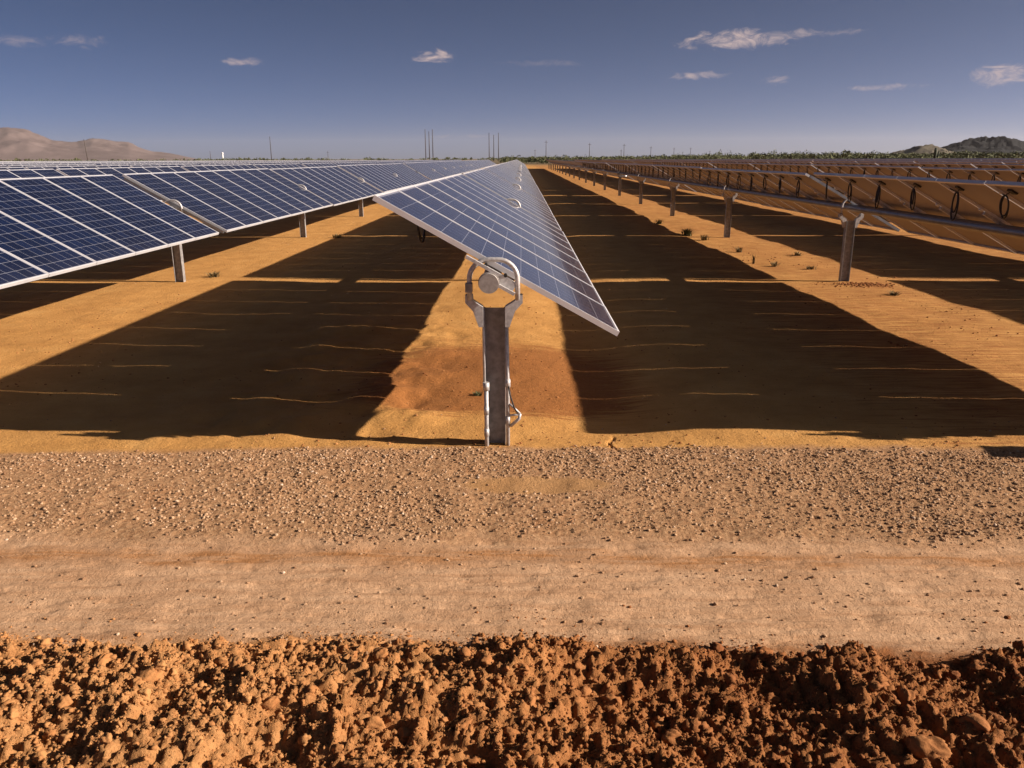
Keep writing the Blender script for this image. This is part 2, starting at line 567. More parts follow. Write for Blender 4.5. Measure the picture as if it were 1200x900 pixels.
def crumbs(sub, n):
    v, f = ico(sub)
    out = []
    for i in range(n):
        o = rng.uniform(-50, 50, 3)
        r = np.ones(len(v))
        for k in range(6):                                  # flat broken facets
            d = rng.normal(size=3); d /= np.linalg.norm(d)
            t = v @ d
            lim = rng.uniform(0.55, 0.85)
            r = np.where(t > 0.3, np.minimum(r, lim / np.maximum(t, 0.3)), r)
        q = v * r[:, None]
        for fr, am in ((1.6, 0.30), (3.7, 0.20), (8.0, 0.11)) if sub < 4 else ((1.3, 0.16), (3.2, 0.10), (8.0, 0.05), (17.0, 0.025)):
            a = fbm(q[:, 0] * fr + o[0] + q[:, 2] * 1.7 * fr, q[:, 1] * fr + o[1] - q[:, 2] * 1.3 * fr, 2, i + 90)
            q = q * (1 + am * a)[:, None]
        out.append(q * np.array([rng.uniform(0.9, 1.3), rng.uniform(0.7, 1), rng.uniform(0.55, 0.95)]))
    return out, f


st2, sf2 = crumbs(2, 24)
st3, sf3 = crumbs(3, 16)
st4, sf4 = crumbs(4, 10)

# gravel on the road shoulder
x, y = points(120000, (-6, 6), (3.9, 5.75))
dens = sstep(edge_road(x) - 0.06, edge_road(x) + 0.25, y) * (1 - sstep(edge_gravel(x) - 0.05, edge_gravel(x) + 0.05, y)) * (1 - 0.93 * bare_patch(x, y))
dens *= 0.42 + 0.58 * sstep(-0.3, 0.35, fbm(x * 1.3, y * 2.6, 3, 41) + 0.9 * (sstep(5.0, 5.4, y) - 0.25))
k = rng.uniform(0, 1, len(x)) < dens
x, y = x[k], y[k]
size = 0.0026 + 0.0120 * rng.power(0.28, len(x)) ** 1.5
P = np.stack([x, y, ground_z(x, y)], 1)
tag(link('gravel', scatter('gravel', P, size, st1, sf1, M['gravel'], 0.40, rng.beta(2, 2.6, len(x)))),
    'tan and pale gravel spread along the shoulder of the dirt track', 'gravel', kind='stuff')
# loose pebbles on the track and the field edge
x, y = points(30000, (-5, 5), (2.95, 6.4))
k = rng.uniform(0, 1, len(x)) < np.where(y > 5.6, 0.10, np.where(y < 4.2, 0.85, 0.0)) * (0.35 + 0.65 * sstep(-0.2, 0.4, fbm(x * 0.9, y * 4, 3, 61)))
x, y = x[k], y[k]
size = 0.0018 + 0.010 * rng.power(0.16, len(x)) ** 1.2
P = np.stack([x, y, ground_z(x, y)], 1)
tag(link('pebbles', scatter('pebbles', P, size, st1, sf1, M['gravel'], 0.35, rng.beta(1.5, 2.5, len(x)))),
    'loose pebbles strewn over the smooth dirt track', 'pebbles', kind='stuff')

# broken earth clods along the near edge
def berm_points(n):
    x, y = points(n, (-4.2, 4.2), (1.5, 3.45))
    k = rng.uniform(0, 1, n) < np.maximum(1 - sstep(edge_berm(x) - 0.12, edge_berm(x) + 0.12, y), 0.05 * (y < edge_berm(x) + 0.25 * (1 + vnoise(x * 2, y * 0, 88)))) * (0.35 + 0.65 * sstep(-0.4, 0.3, fbm(x * 1.5, y * 1.5, 2, 51)))
    return x[k], y[k]


def clod_tone(x):
    return np.clip(0.42 * rng.beta(4, 4, len(x)) + 0.20 - 0.24 * np.clip(x + 0.3, -0.8, 1.2), 0, 1)


for n_, s0, s1, pw, tm, fc_, sink in ((90000, 0.0022, 0.0075, 0.5, st1, sf1, 0.35), (30000, 0.0045, 0.013, 0.33, st2, sf2, 0.42), (2000, 0.012, 0.034, 0.35, st3, sf3, 0.46)):
    x, y = berm_points(n_)
    size = s0 + (s1 - s0) * rng.power(pw, len(x))
    P = np.stack([x, y, ground_z(x, y)], 1)
    tag(link('earth_clods', scatter('earth_clods', P, size, tm, fc_, M['clod'], sink, clod_tone(x), tm is not st1)), kind='stuff',
        label={st1_: l for st1_, l in ((90000, 'fine brown soil crumbs filling the heap of clods along the near edge'), (30000, 'broken brown earth clods heaped along the near edge of the track'), (2000, 'coarser lumps of earth among the clods along the near edge'))}[n_], cat='earth clods')

# bigger lumps that can be told apart
BIG = [(175, 800, 0.062, 'pale angular earth lump lying on the clods at the far left', 0.75),
       (122, 782, 0.055, 'flat tan earth lump just behind the angular lump on the left', 0.7),
       (262, 775, 0.050, 'broad low earth lump right of the angular lump on the left', 0.75),
       (718, 806, 0.062, 'rounded dark brown earth lump beside the deep black hollow in the clods', 0.4),
       (790, 850, 0.055, 'dark earth lump on the clods below the deep black hollow', 0.35),
       (1060, 822, 0.050, 'brown earth lump among the clods at lower right', 0.4),
       (1085, 885, 0.075, 'big reddish earth lump at the bottom edge on the right', 0.45),
       (1140, 860, 0.060, 'brown earth lump near the bottom right corner', 0.35),
       (318, 828, 0.045, 'small tan earth lump with a dark hollow beside it', 0.55),
       (475, 850, 0.045, 'tan earth lump on the clods below the post', 0.6)]
for (u, v, sz, lab, tn) in BIG:
    bx, by = on_ground(u, v, 0.07)
    bz = float(ground_z(np.array([bx]), np.array([by]))[0])
    me = scatter('earth_lump', np.array([[0, 0, 0.0]]), np.array([sz * 0.85]), st4, sf4, M['clod'], 0.42, np.array([tn * 0.75]), True)
    tag(link('earth_lump', me, None, (bx, by, bz)), lab, 'earth lump', 'large earth lumps among the clods')

# ------------------------------------------------------------------ solar tracker rows
CT, SNT = math.cos(TILT), math.sin(TILT)


def post_y(b):
    return b * BAY + (0 if b < 5 else 0.22 if b == 5 else 0.44)


def module_centres():
    out = []
    for b in range(NB):
        start = -0.15 if b == 0 else post_y(b) + (0.075 if b != 5 else 0.30)
        for i in range(8):
            out.append((b, start + MOD * (i + 0.5) - (MOD - PL) / 2))
    return out


MODS = module_centres()
ROW_LEN = MODS[-1][1] + 0.5


def laminate(mb, M4=None, yc=0.0):
    hx, hy = PW / 2 - 0.013, PL / 2 - 0.013
    top, bot = -0.003, -0.009
    Tm = (lambda p: M4 @ Vector(p)) if M4 is not None else (lambda p: Vector(p))
    c = [(-hx, yc - hy), (hx, yc - hy), (hx, yc + hy), (-hx, yc + hy)]
    mb.quad_uv([Tm((a, b_, top)) for a, b_ in c], [(a + hx, b_ - yc + hy) for a, b_ in c], 0)
    mb.face([Tm((a, b_, bot)) for a, b_ in reversed(c)], 1)


def frame_bars(mb, mi, M4=None, yc=0.0):
    hx, hy, w, h = PW / 2, PL / 2, 0.015, 0.038
    mb.box((-hx, yc - hy, -h), (hx, yc - hy + w, 0), mi, M4)
    mb.box((-hx, yc + hy - w, -h), (hx, yc + hy, 0), mi, M4)
    mb.box((-hx, yc - hy + w, -h), (-hx + w, yc + hy - w, 0), mi, M4)
    mb.box((hx - w, yc - hy + w, -h), (hx, yc + hy - w, 0), mi, M4)
    # bottom flange
    mb.box((-hx + w, yc - hy + w, -h), (-hx + 0.035, yc + hy - w, -h + 0.003), mi, M4)
    mb.box((hx - 0.035, yc - hy + w, -h), (hx - w, yc + hy - w, -h + 0.003), mi, M4)


mb = MB(); laminate(mb); PANEL_ME = mb.mesh('solar_panel', [M['glass'], M['backsheet']])
mb = MB(); frame_bars(mb, 0); FRAME_ME = mb.mesh('panel_frame', M['frame'])
# junction box and hanging cable loop under a module (upper half, near the seam)
mb = MB()
mb.box((-0.83, 0.24, -0.028), (-0.75, 0.32, -0.0095))
JBOX_ME = mb.mesh('junction_box', M['black'])


def cable_mesh(seed):
    r = random.Random(seed)
    Rinv = Matrix.Rotation(-TILT, 3, 'Y')
    g = Rinv @ Vector((0, 0, -1))             # straight down, in the module's own axes
    sx = Rinv @ Vector((1, 0, 0))
    c = Vector((-0.74, 0.43, -0.040))
    mb = MB()
    for rep in range(2):                      # two slack turns hanging in a bundle
        hgt, wid = r.uniform(0.25, 0.31) - 0.05 * rep, r.uniform(0.050, 0.066) - 0.01 * rep
        twist = r.uniform(-0.4, 0.5)
        pts = []
        for i in range(25):
            t = 2 * math.pi * i / 24
            y, d = wid * math.sin(t), hgt * (1 - math.cos(t)) / 2
            pts.append(c + Vector((0, 1, 0)) * (y * math.cos(twist) + 0.012 * rep) + sx * (y * math.sin(twist)) + g * d)
        mb.tube(pts, 0.0085, 6)
    mb.tube([(-0.79, 0.30, -0.022), (-0.77, 0.37, -0.034), c], 0.006, 5)
    mb.tube([c, c + Vector((-0.01, 0.04, 0.006)), c + Vector((-0.06, 0.13, 0.014))], 0.006, 5)
    return mb.mesh('cable', M['black'])


CABLES = [cable_mesh(s) for s in range(9)]
mb = MB()
mb.box((-0.26, -0.022, -0.075), (0.26, 0.022, -0.040))
mb.box((-0.035, -0.03, -0.125), (0.035, 0.03, -0.075))
RAIL_ME = mb.mesh('mounting_rail', M['galv'])
mb = MB(); mb.box((-0.018, -0.03, -0.062), (0.018, 0.012, -0.040)); SUNSPOT_CLIP_ME = mb.mesh('clip', M['white'])  # white clip paints the sun spots where light strikes clamps through the gaps

# post: wide-flange section, flanges at +-x, web between them
def i_section(mb, h0, h1, d=0.152, w=0.10, tf=0.007, tw=0.006):
    mb.box((-d / 2, -w / 2, h0), (-d / 2 + tf, w / 2, h1))
    mb.box((d / 2 - tf, -w / 2, h0), (d / 2, w / 2, h1))
    mb.box((-d / 2 + tf, -tw / 2 + 0.012, h0), (d / 2 - tf, tw / 2 + 0.012, h1))


POST_TOP = 1.045
mb = MB(); i_section(mb, -0.4, POST_TOP); POST_ME = mb.mesh('post', M['post'])


def arc_path(y, w=0.168, z0=1.135, z1=1.395, r=0.135):
    """upside-down U with round shoulders in the x-z plane"""
    p = [(-w, y, z0), (-w, y, z1 - r)]
    for i in range(1, 9):
        a = math.pi - i / 8 * math.pi / 2
        p.append((-w + r + r * math.cos(a), y, z1 - r + r * math.sin(a)))
    for i in range(0, 9):
        a = math.pi / 2 - i / 8 * math.pi / 2
        p.append((w - r + r * math.cos(a), y, z1 - r + r * math.sin(a)))
    p.append((w, y, z0))
    return p


def ring_mesh(y):
    mb = MB(); mb.tube(arc_path(y, z1=RING_TOP), 0.0175, 12)
    return mb.mesh('bearing_ring', M['ring'])


RING_TOP = 1.418
RING_ME = ring_mesh(0.0)


def wing_mesh(side, y):
    """gusset plate from the post flange out to the foot of the ring"""
    mb = MB()
    s = side
    prof = [(0.079, 0.93), (0.079, 1.075), (0.150, 1.120), (0.152, 1.16), (0.204, 1.16), (0.204, 1.105), (0.150, 1.045), (0.110, 0.93)]
    poly = [(a * s, z) for a, z in prof]
    if s < 0:
        poly = poly[::-1]
    mb.prism(poly, y - 0.040, y + 0.040, 'y')
    return mb.mesh('gusset', M['galv'])


WING = {s: wing_mesh(s, 0.0) for s in (-1, 1)}

# slew drive with its motor, on the drive post
mb = MB()
mb.box((-0.12, -0.11, POST_TOP), (0.12, 0.11, POST_TOP + 0.09))
mb.tube([(-0.017, -0.13, C_Z - 0.109), (-0.017, 0.13, C_Z - 0.109)], 0.16, 20)
mb.tube([(0.10, 0.0, C_Z - 0.28), (0.38, 0.0, C_Z - 0.28)], 0.05, 12)
DRIVE_ME = mb.mesh('slew_drive', M['tube'])

# tube mesh for a whole row
TUBE_X, TUBE_Z = C_OFF - 0.126 * SNT, C_Z - 0.126 * CT
ROW_AT = [0.0]


def row_z(y):
    return float(rise(ROW_Y + y, ROW_AT[0]))


def tube_mesh():
    mb = MB(); mb.tube([(TUBE_X, y_, TUBE_Z + row_z(y_)) for y_ in [-0.20] + [post_y(b) for b in range(1, NB)] + [ROW_LEN]], 0.064, 16)
    return mb.mesh('torque_tube', M['tube'])


ROT = Matrix.Translation((C_OFF, 0, C_Z)) @ Matrix.Rotation(TILT, 4, 'Y')


def block_mesh(name, mods):
    mb = MB()
    for b, yc in mods:
        Rz = Matrix.Translation((0, 0, row_z(yc))) @ ROT
        laminate(mb, Rz, yc); frame_bars(mb, 2, Rz, yc)
    return mb.mesh(name, [M['glass'], M['backsheet'], M['frame']])




def far_row_mesh():
    mb = MB()
    for b, yc in MODS:
        Rz = Matrix.Translation((0, 0, row_z(yc))) @ ROT
        laminate(mb, Rz, yc); frame_bars(mb, 2, Rz, yc)
    mb.tube([(TUBE_X, y_, TUBE_Z + row_z(y_)) for y_ in [-0.2] + [post_y(b) for b in range(1, NB)] + [ROW_LEN]], 0.064, 8, 3)
    for b in range(NB + 1):
        y = post_y(b)
        mb.box((-0.076, y - 0.05, -0.3 + row_z(y)), (0.076, y + 0.05, 1.15 + row_z(y)), 4)
    return mb.mesh('solar_tracker', [M['glass'], M['backsheet'], M['frame'], M['tube'], M['post']])


FAR_ME = {}
KEEP = {}
ORD = ('', 'first', 'second', 'third', 'fourth', 'fifth', 'sixth', 'seventh', 'eighth', 'ninth', 'tenth', 'eleventh', 'twelfth', 'thirteenth', 'fourteenth',
       'fifteenth', 'sixteenth', 'seventeenth', 'eighteenth', 'nineteenth', 'twentieth', 'twenty-first', 'twenty-second')


def row_label(k):
    if k == 0:
        return 'solar tracker row in the middle whose end post and ring face the viewer'
    if k < 0:
        if k == -1:
            return 'row of blue solar panels directly left of the middle row, nearest on that side'
        return f'row of solar panels on the left, {ORD[-k]} from the middle row'
    if k == 1:
        return 'row of tilted panels directly right of the middle row, brown undersides and cable loops showing'
    return f'row of panels seen from behind on the right, {ORD[k]} from the middle row'


NEAR = 3
for k in range(-22, 17):
    x0 = ROW_X + k * ROW_STEP
    ROW_AT[0] = x0
    key = k if 0 < k < 8 else 8 if k >= 8 else 0
    if abs(k) > NEAR and key not in FAR_ME:
        FAR_ME[key] = far_row_mesh()
    if abs(k) <= NEAR and key not in KEEP:
        KEEP[key] = (tube_mesh(), block_mesh('solar_panel', MODS[100:]))
    if abs(k) > NEAR:
        r = link('solar_tracker', FAR_ME[key], None, (x0, ROW_Y + rng.uniform(-0.1, 0.1), rng.uniform(-0.02, 0.02)))
        tag(r, row_label(k), 'solar tracker', 'solar tracker rows')
        continue
    r = bpy.data.objects.new('solar_tracker', None); COL.objects.link(r)
    r.location = (x0, ROW_Y, 0.0)
    tag(r, row_label(k), 'solar tracker', 'solar tracker rows')
    bay_tilt = [TILT + rng.normal(0, 0.0035) for _ in range(NB)]
    bay_dz = [rng.normal(0, 0.006) for _ in range(NB)]
    bay_tilt[0], bay_dz[0] = TILT, 0
    for i, (b, yc) in enumerate(MODS[:100]):
        p = link('solar_panel', PANEL_ME, r, (C_OFF, yc, C_Z + bay_dz[b] + row_z(yc)), (rng.normal(0, 0.0012), bay_tilt[b] + rng.normal(0, 0.0016), 0))
        link('panel_frame', FRAME_ME, p)
        if k in (1, 2, 3) and i < 60 or (k == 0 and i < 4):
            link('junction_box', JBOX_ME, p)
            cb = link('cable', CABLES[int(rng.integers(0, 9))], p, (0, rng.uniform(-0.05, 0.03), 0))
            sc = rng.uniform(0.82, 1.12); cb.scale = (1, 1, sc); cb.location.z = -0.040 * (1 - sc)
            if k < 3:
                link('mounting_rail', RAIL_ME, p, (0, MOD / 2 - 0.002, 0))
                c = link('clip', SUNSPOT_CLIP_ME, p, (-0.33, PL / 2 - 0.02, 0))
    tag(link('solar_panel', KEEP[key][1], r), kind='stuff')
    link('torque_tube', KEEP[key][0], r)
    for b in range(NB + 1):
        y = post_y(b)
        link('post', POST_ME, r, (0, y, row_z(y)))
        yr = y if b else -0.195
        if b != 5 and (b < 12):
            link('bearing_ring', RING_ME, r, (0, yr, row_z(y)))
            for s in (-1, 1):
                link('gusset', WING[s], r, (0, y if b else y - 0.10, row_z(y)))
    mb = MB()
    mb.box((-0.90, BAY - 0.015, -0.060), (0.95, BAY + 0.045, -0.016), 0, ROT)
    mb.build('gap_rail', M['tube'], r)
    link('slew_drive', DRIVE_ME, r, (0, post_y(5), row_z(post_y(5))))
    if k in (0, 1):
        # end hardware: cap of the torque tube and the end bracket under the panels
        mb = MB()
        mb.tube([(TUBE_X - 0.012, -0.300, TUBE_Z), (TUBE_X - 0.012, -0.20, TUBE_Z)], 0.068, 28)
        mb.tube([(TUBE_X - 0.012, -0.262, TUBE_Z), (TUBE_X - 0.012, -0.240, TUBE_Z)], 0.074, 28)
        mb.build('tube_end_cap', M['cap'], r)
        for dz, lo, hi, y0, y1 in ((-0.052, -0.235, 0.03, -0.255, -0.215), (-0.062, 0.03, 0.165, -0.205, -0.15), (-0.118, -0.02, 0.185, -0.25, -0.215)):
            mb = MB()
            mb.box((lo, y0, dz - 0.011), (hi, y1, dz + 0.011), 0, ROT)
            mb.build('end_bracket', M['ring'], r)
        mb = MB()
        mb.prism([(0.04, -0.125), (0.165, -0.125), (0.165, -0.075), (0.12, -0.045), (0.03, -0.045)], -0.212, -0.170, 'y')
        mb.v = [tuple(ROT @ Vector(p)) for p in mb.v]
        mb.build('bearing_block', M['galv'], r)
        mb = MB()
        mb.box((-0.196, -0.235, 1.195), (-0.148, -0.160, 1.255))
        mb.build('sensor_box', M['post'], r)
        for (bx, bz) in ((-0.05, 1.385), (0.085, 1.312)):
            mb = MB()
            mb.tube([(bx, -0.235, bz), (bx, -0.19, bz)], 0.013, 8)
            mb.build('bolt', M['black'], r)
    if k == 0:
        mb = MB(); mb.tube([(-0.079, -0.058, 0.49), (-0.079, -0.058, 1.06)], 0.010, 8); mb.build('conduit_or_lit_edge', M['galv'], r)  # thin pale tube added as the sunlit edge of the left flange
        # conduits, couplings, cable and little bracket on the end post
        mb = MB(); mb.tube([(-0.066, -0.070, -0.05), (-0.066, -0.070, 0.48)], 0.016, 10); mb.build('conduit_or_lit_edge', M['galv'], r)
        mb = MB(); mb.tube([(0.094, -0.052, -0.05), (0.094, -0.052, 0.50), (0.087, -0.052, 0.95)], 0.014, 10); mb.build('conduit_or_lit_edge', M['galv'], r)
        for (cx, cy, cz, rr) in ((-0.066, -0.070, 0.47, 0.024), (0.094, -0.052, 0.49, 0.020), (-0.066, -0.070, 0.28, 0.019), (0.094, -0.052, 0.20, 0.018), (-0.066, -0.070, 0.11, 0.019)):
            mb = MB(); mb.tube([(cx, cy, cz - 0.03), (cx, cy, cz + 0.03)], rr, 10); mb.build('coupling', M['ring'], r)
        mb = MB()
        mb.tube([(0.108, -0.06, 0.33), (0.185, -0.06, 0.255)], 0.008, 6)
        mb.tube([(0.185, -0.06, 0.255), (0.178, -0.06, 0.215), (0.112, -0.06, 0.155)], 0.012, 6)
        mb.tube([(0.108, -0.06, 0.24), (0.183, -0.06, 0.25)], 0.008, 6)
        mb.build('cable_bracket', M['ring'], r)
        mb = MB(); mb.tube([(0.100, -0.075, 0.47), (0.112, -0.08, 0.40), (0.140, -0.08, 0.31), (0.165, -0.07, 0.262)], 0.006, 6); mb.build('cable', M['black'], r)
    if k == 1:
        mb = MB()
        mb.box((-0.22, -0.55, 0.55), (0.16, -0.32, 0.90))  # unseen box added to cast the dark shadow at the right edge
        mb.box((-0.03, -0.32, 0.62), (0.03, -0.05, 0.68))
        mb.build('unseen_shadow_box', M['galv'], r)


# ------------------------------------------------------------------ plants
def leaf_cloud(n, cx, cy, rx, ry, h, size, base=0.0, lumps=5):
    """leaf-sized quads spread through several lumps; returns (verts, tone)"""
    cs = np.stack([rng.normal(0, 0.45, lumps) * rx, rng.normal(0, 0.45, lumps) * ry, rng.uniform(0.35, 0.85, lumps) * h], 1)
    cr = rng.uniform(0.25, 0.5, lumps)
    li = rng.integers(0, lumps, n)
    d = rng.normal(size=(n, 3)); d /= np.linalg.norm(d, axis=1)[:, None]
    rad = rng.uniform(0.35, 1.0, n) ** 0.6
    P = cs[li] + d * rad[:, None] * cr[li][:, None] * np.array([rx, ry, h * 0.75])
    P[:, 2] = np.abs(P[:, 2]) + base
    P[:, 0] += cx; P[:, 1] += cy
    a = rng.normal(size=(n, 3)); a /= np.linalg.norm(a, axis=1)[:, None]
    b_ = np.cross(a, rng.normal(size=(n, 3))); b_ /= np.linalg.norm(b_, axis=1)[:, None]
    s = (size * rng.uniform(0.5, 1.3, n))[:, None]
    Q = np.stack([P - a * s, P + b_ * s * 0.5, P + a * s, P - b_ * s * 0.5], 1)
    return Q.reshape(-1, 3), np.repeat(rng.uniform(0, 1, n), 4)


def quads(n):
    return np.arange(n * 4).reshape(-1, 4)


# the scrub belt beyond the plant on the right and along the horizon on the left
VV, TT = [], []
for i in range(2600):
    Y = rng.uniform(178, 380)
    X = rng.uniform(-8, 0.85 * Y + 30)
    if X < 26 and Y < 300 or X < 60 and Y < 230:
        continue
    w = rng.uniform(1.8, 3.6); h = rng.uniform(2.1, 2.7) * Y / 250 * (1.0 + 0.3 * (rng.uniform() < 0.05))
    v, t = leaf_cloud(110, X, Y, w, w, h * (0.72 + 0.38 * float(sstep(15, 110, X))), 0.30)
    v[:, 2] += rise(Y, X)
    VV.append(v); TT.append(t * 0.8 + rng.uniform(-0.2, 0.2))
v = np.concatenate(VV); t = np.concatenate(TT)
tag(link('scrub', np_mesh('scrub', v, quads(len(v) // 4), M['leaf'], False, t)),
    'belt of grey green desert scrub beyond the solar field on the right', 'scrub', kind='stuff')
VV, TT = [], []
for i in range(230):
    Y = rng.uniform(560, 900)
    X = rng.uniform(-0.95 * Y, 0.02 * Y)
    w = rng.uniform(1.5, 5.5); h = rng.uniform(1.6, 3.3)
    v, t = leaf_cloud(50, X, Y, w, w, h, 0.7)
    v[:, 2] += rise(Y, X)
    VV.append(v); TT.append(t)
v = np.concatenate(VV); t = np.concatenate(TT)
tag(link('scrub', np_mesh('scrub', v, quads(len(v) // 4), M['leaf'], False, t)),
    'thin line of dark bushes along the left horizon beyond the panels', 'scrub', kind='stuff')


def shrub(u, v_top, Y, w, label, n=260, group='desert trees standing above the scrub'):
    X, _, z = at_depth(u, v_top, Y)
    r = bpy.data.objects.new('desert_tree', None); COL.objects.link(r); r.location = (X, Y, float(rise(Y, X))); z -= float(rise(Y, X))
    tag(r, label, 'tree', group)
    v, t = leaf_cloud(n, 0, 0, w, w, z * 0.72, 0.30, z * 0.22, 8)
    link('crown', np_mesh('crown', v, quads(n), M['leaf'], False, t), r)
    mb = MB()
    for j in range(4):
        a = rng.uniform(0, 6.28)
        mb.tube([(0.1 * math.cos(a), 0.1 * math.sin(a), -0.2), (0.25 * w * math.cos(a), 0.25 * w * math.sin(a), z * 0.35), (0.5 * w * math.cos(a), 0.5 * w * math.sin(a), z * 0.65)], [0.14, 0.09, 0.04], 6)
    mb.build('trunk', M['wood'], r)


shrub(990, 174.5, 210, 1.9, 'small rounded desert tree rising tallest above the scrub on the right')
shrub(886, 177.5, 230, 2.2, 'low broad desert tree above the scrub, between two thin poles')
shrub(1150, 179, 215, 2.6, 'broad low desert tree in front of the dark hill')
shrub(950, 179.5, 225, 1.8, 'low desert tree left of the tallest rounded one')
# cactus
X, Y, z = at_depth(1097, 173, 200)
z -= float(rise(Y, X))
mb = MB()
mb.tube([(0, 0, -0.2), (0, 0, z * 0.8), (0, 0, z - 0.15), (0, 0, z)], [0.30, 0.34, 0.28, 0.08], 10)
mb.tube([(0.2, 0, z * 0.5), (0.75, 0, z * 0.55), (0.8, 0, z * 0.85)], [0.2, 0.22, 0.12], 8)
tag(mb.build('cactus', M['cactus'], None, (X, Y, float(rise(Y, X)))), 'dark upright cactus standing in the scrub below the dark hill', 'cactus')


# weeds on the sunlit strips
def weed(u, v_px, h, w, n, mat, label, group='weeds on the sunlit strips'):
    X, Y = on_ground(u, v_px)
    vs, ts = [], []
    for i in range(n):
        a = rng.uniform(0, 6.28); lean = rng.uniform(0.1, 1.0) * w
        p0 = np.array([rng.normal(0, w * 0.2), rng.normal(0, w * 0.2), 0])
        tip = p0 + np.array([math.cos(a) * lean, math.sin(a) * lean, h * rng.uniform(0.4, 1.0)])
        side = np.array([-math.sin(a), math.cos(a), 0]) * rng.uniform(0.004, 0.010)
        mid = (p0 + tip) / 2 + np.array([0, 0, 0.12 * h])
        vs += [p0 - side, p0 + side, mid + side, mid - side, mid - side, mid + side, tip + side * 0.3, tip - side * 0.3]
        ts += [rng.uniform(0, 1)] * 8
    me = np_mesh('weed', np.array(vs), quads(len(vs) // 4), mat, False, np.array(ts))
    tag(link('weed', me, None, (X, Y, float(ground_z(np.array([X]), np.array([Y]))[0]))), label, 'weed', group)


weed(251, 325, 0.10, 0.16, 90, M['dry'], 'flat dry yellow weed on the sunlit strip beside the left post')
weed(395, 279, 0.12, 0.2, 80, M['dry'], 'dry weed on the left sunlit strip, further back than the second post')
weed(805, 276, 0.22, 0.28, 160, M['leaf'], 'green weed at the shadow edge of the right sunlit strip')
weed(825, 281, 0.16, 0.2, 90, M['dry'], 'dry weed beside the green weed on the right sunlit strip')
weed(908, 312, 0.10, 0.14, 50, M['dry'], 'low dry weed on the right sunlit strip, left of the nearest right post')
weed(950, 316, 0.07, 0.15, 50, M['dry'], 'flat dry weed just left of the nearest right post')
weed(883, 309, 0.20, 0.06, 22, M['dry'], 'thin upright dry stalks on the right sunlit strip')
weed(935, 300, 0.10, 0.16, 60, M['dry'], 'dry weed in the middle of the right strip, beyond the flat one')
weed(866, 296, 0.12, 0.14, 60, M['dry'], 'small dry weed on the right strip between the two nearest posts there')
weed(1048, 346, 0.07, 0.16, 50, M['dry'], 'flat dry weed on the right strip just in front of the nearest right post')
weed(772, 262, 0.18, 0.22, 70, M['leaf'], 'small green weed at the far part of the right sunlit strip')
weed(560, 462, 0.03, 0.06, 40, M['leaf'], 'tiny green sprout on red soil left of the middle post')

# crumbled soil at the foot of the nearest right post
cx, cy = on_ground(1012, 334)
x = cx + rng.normal(0, 0.28, 260); y = cy + rng.normal(0, 0.12, 260)
size = 0.008 + 0.022 * rng.power(0.4, 260)
P = np.stack([x, y, ground_z(x, y)], 1)
tag(link('soil_crumbs', scatter('soil_crumbs', P, size, st1, sf1, M['clod'], 0.3, rng.uniform(0, 0.5, 260))),
    'dark crumbled soil around the foot of the nearest right post', 'soil crumbs', kind='stuff')
x = rng.uniform(4.2, 6.9, 700); y = rng.uniform(8.5, 20, 700)
k_ = fbm(x * 1.6, y * 1.0, 2, 81) > 0.15
x, y = x[k_], y[k_]
size = 0.006 + 0.016 * rng.power(0.3, len(x))
P = np.stack([x, y, ground_z(x, y)], 1)
tag(link('soil_crumbs', scatter('soil_crumbs', P, size, st1, sf1, M['clod'], 0.3, rng.uniform(0, 0.3, len(x)))),
    'dark litter and crumbs along the sunlit strip by the right posts', 'soil crumbs', kind='stuff')
# loose crumbs scattered over the field between the rows
x = rng.uniform(-9, 9, 12000); y = 5.6 + 16 * rng.power(0.6, 12000)
k_ = fbm(x * 0.8, y * 0.8, 2, 71) + 0.6 * (np.abs(x + 0.2) < 0.9) > 0.1
x, y = x[k_], y[k_]
size = 0.003 + 0.012 * rng.power(0.2, len(x))
P = np.stack([x, y, ground_z(x, y)], 1)
tag(link('soil_crumbs', scatter('soil_crumbs', P, size, st1, sf1, M['clod'], 0.35, rng.uniform(0, 0.8, len(x)))),
    'small soil crumbs scattered over the ground between the rows', 'soil crumbs', kind='stuff')


# ------------------------------------------------------------------ poles and tower on the horizon
def pole(u, v_top, Y, label, arm=True, rad=0.22, mat='wood', group='utility poles on the horizon', lean=0.0):
    X, _, z = at_depth(u, v_top, Y)
    r = bpy.data.objects.new('utility_pole', None); COL.objects.link(r); r.location = (X, Y, float(rise(Y, X))); r.rotation_euler = (0, lean, 0); z -= float(rise(Y, X))
    tag(r, label, 'utility pole', group)
    mb = MB(); mb.tube([(0, 0, -1), (0, 0, z * 0.5), (0, 0, z)], [rad, rad * 0.85, rad * 0.6], 8); mb.build('shaft', M[mat], r)
    if arm:
        mb = MB(); mb.box((-1.3, -0.09, z - 1.3), (1.3, 0.09, z - 1.1)); mb.build('crossarm', M[mat], r)
        for ix in (-1.15, 0, 1.15):
            mb = MB(); mb.tube([(ix, 0, z - 1.1), (ix, 0, z - 0.75)], 0.07, 6); mb.build('insulator', M['white'], r)


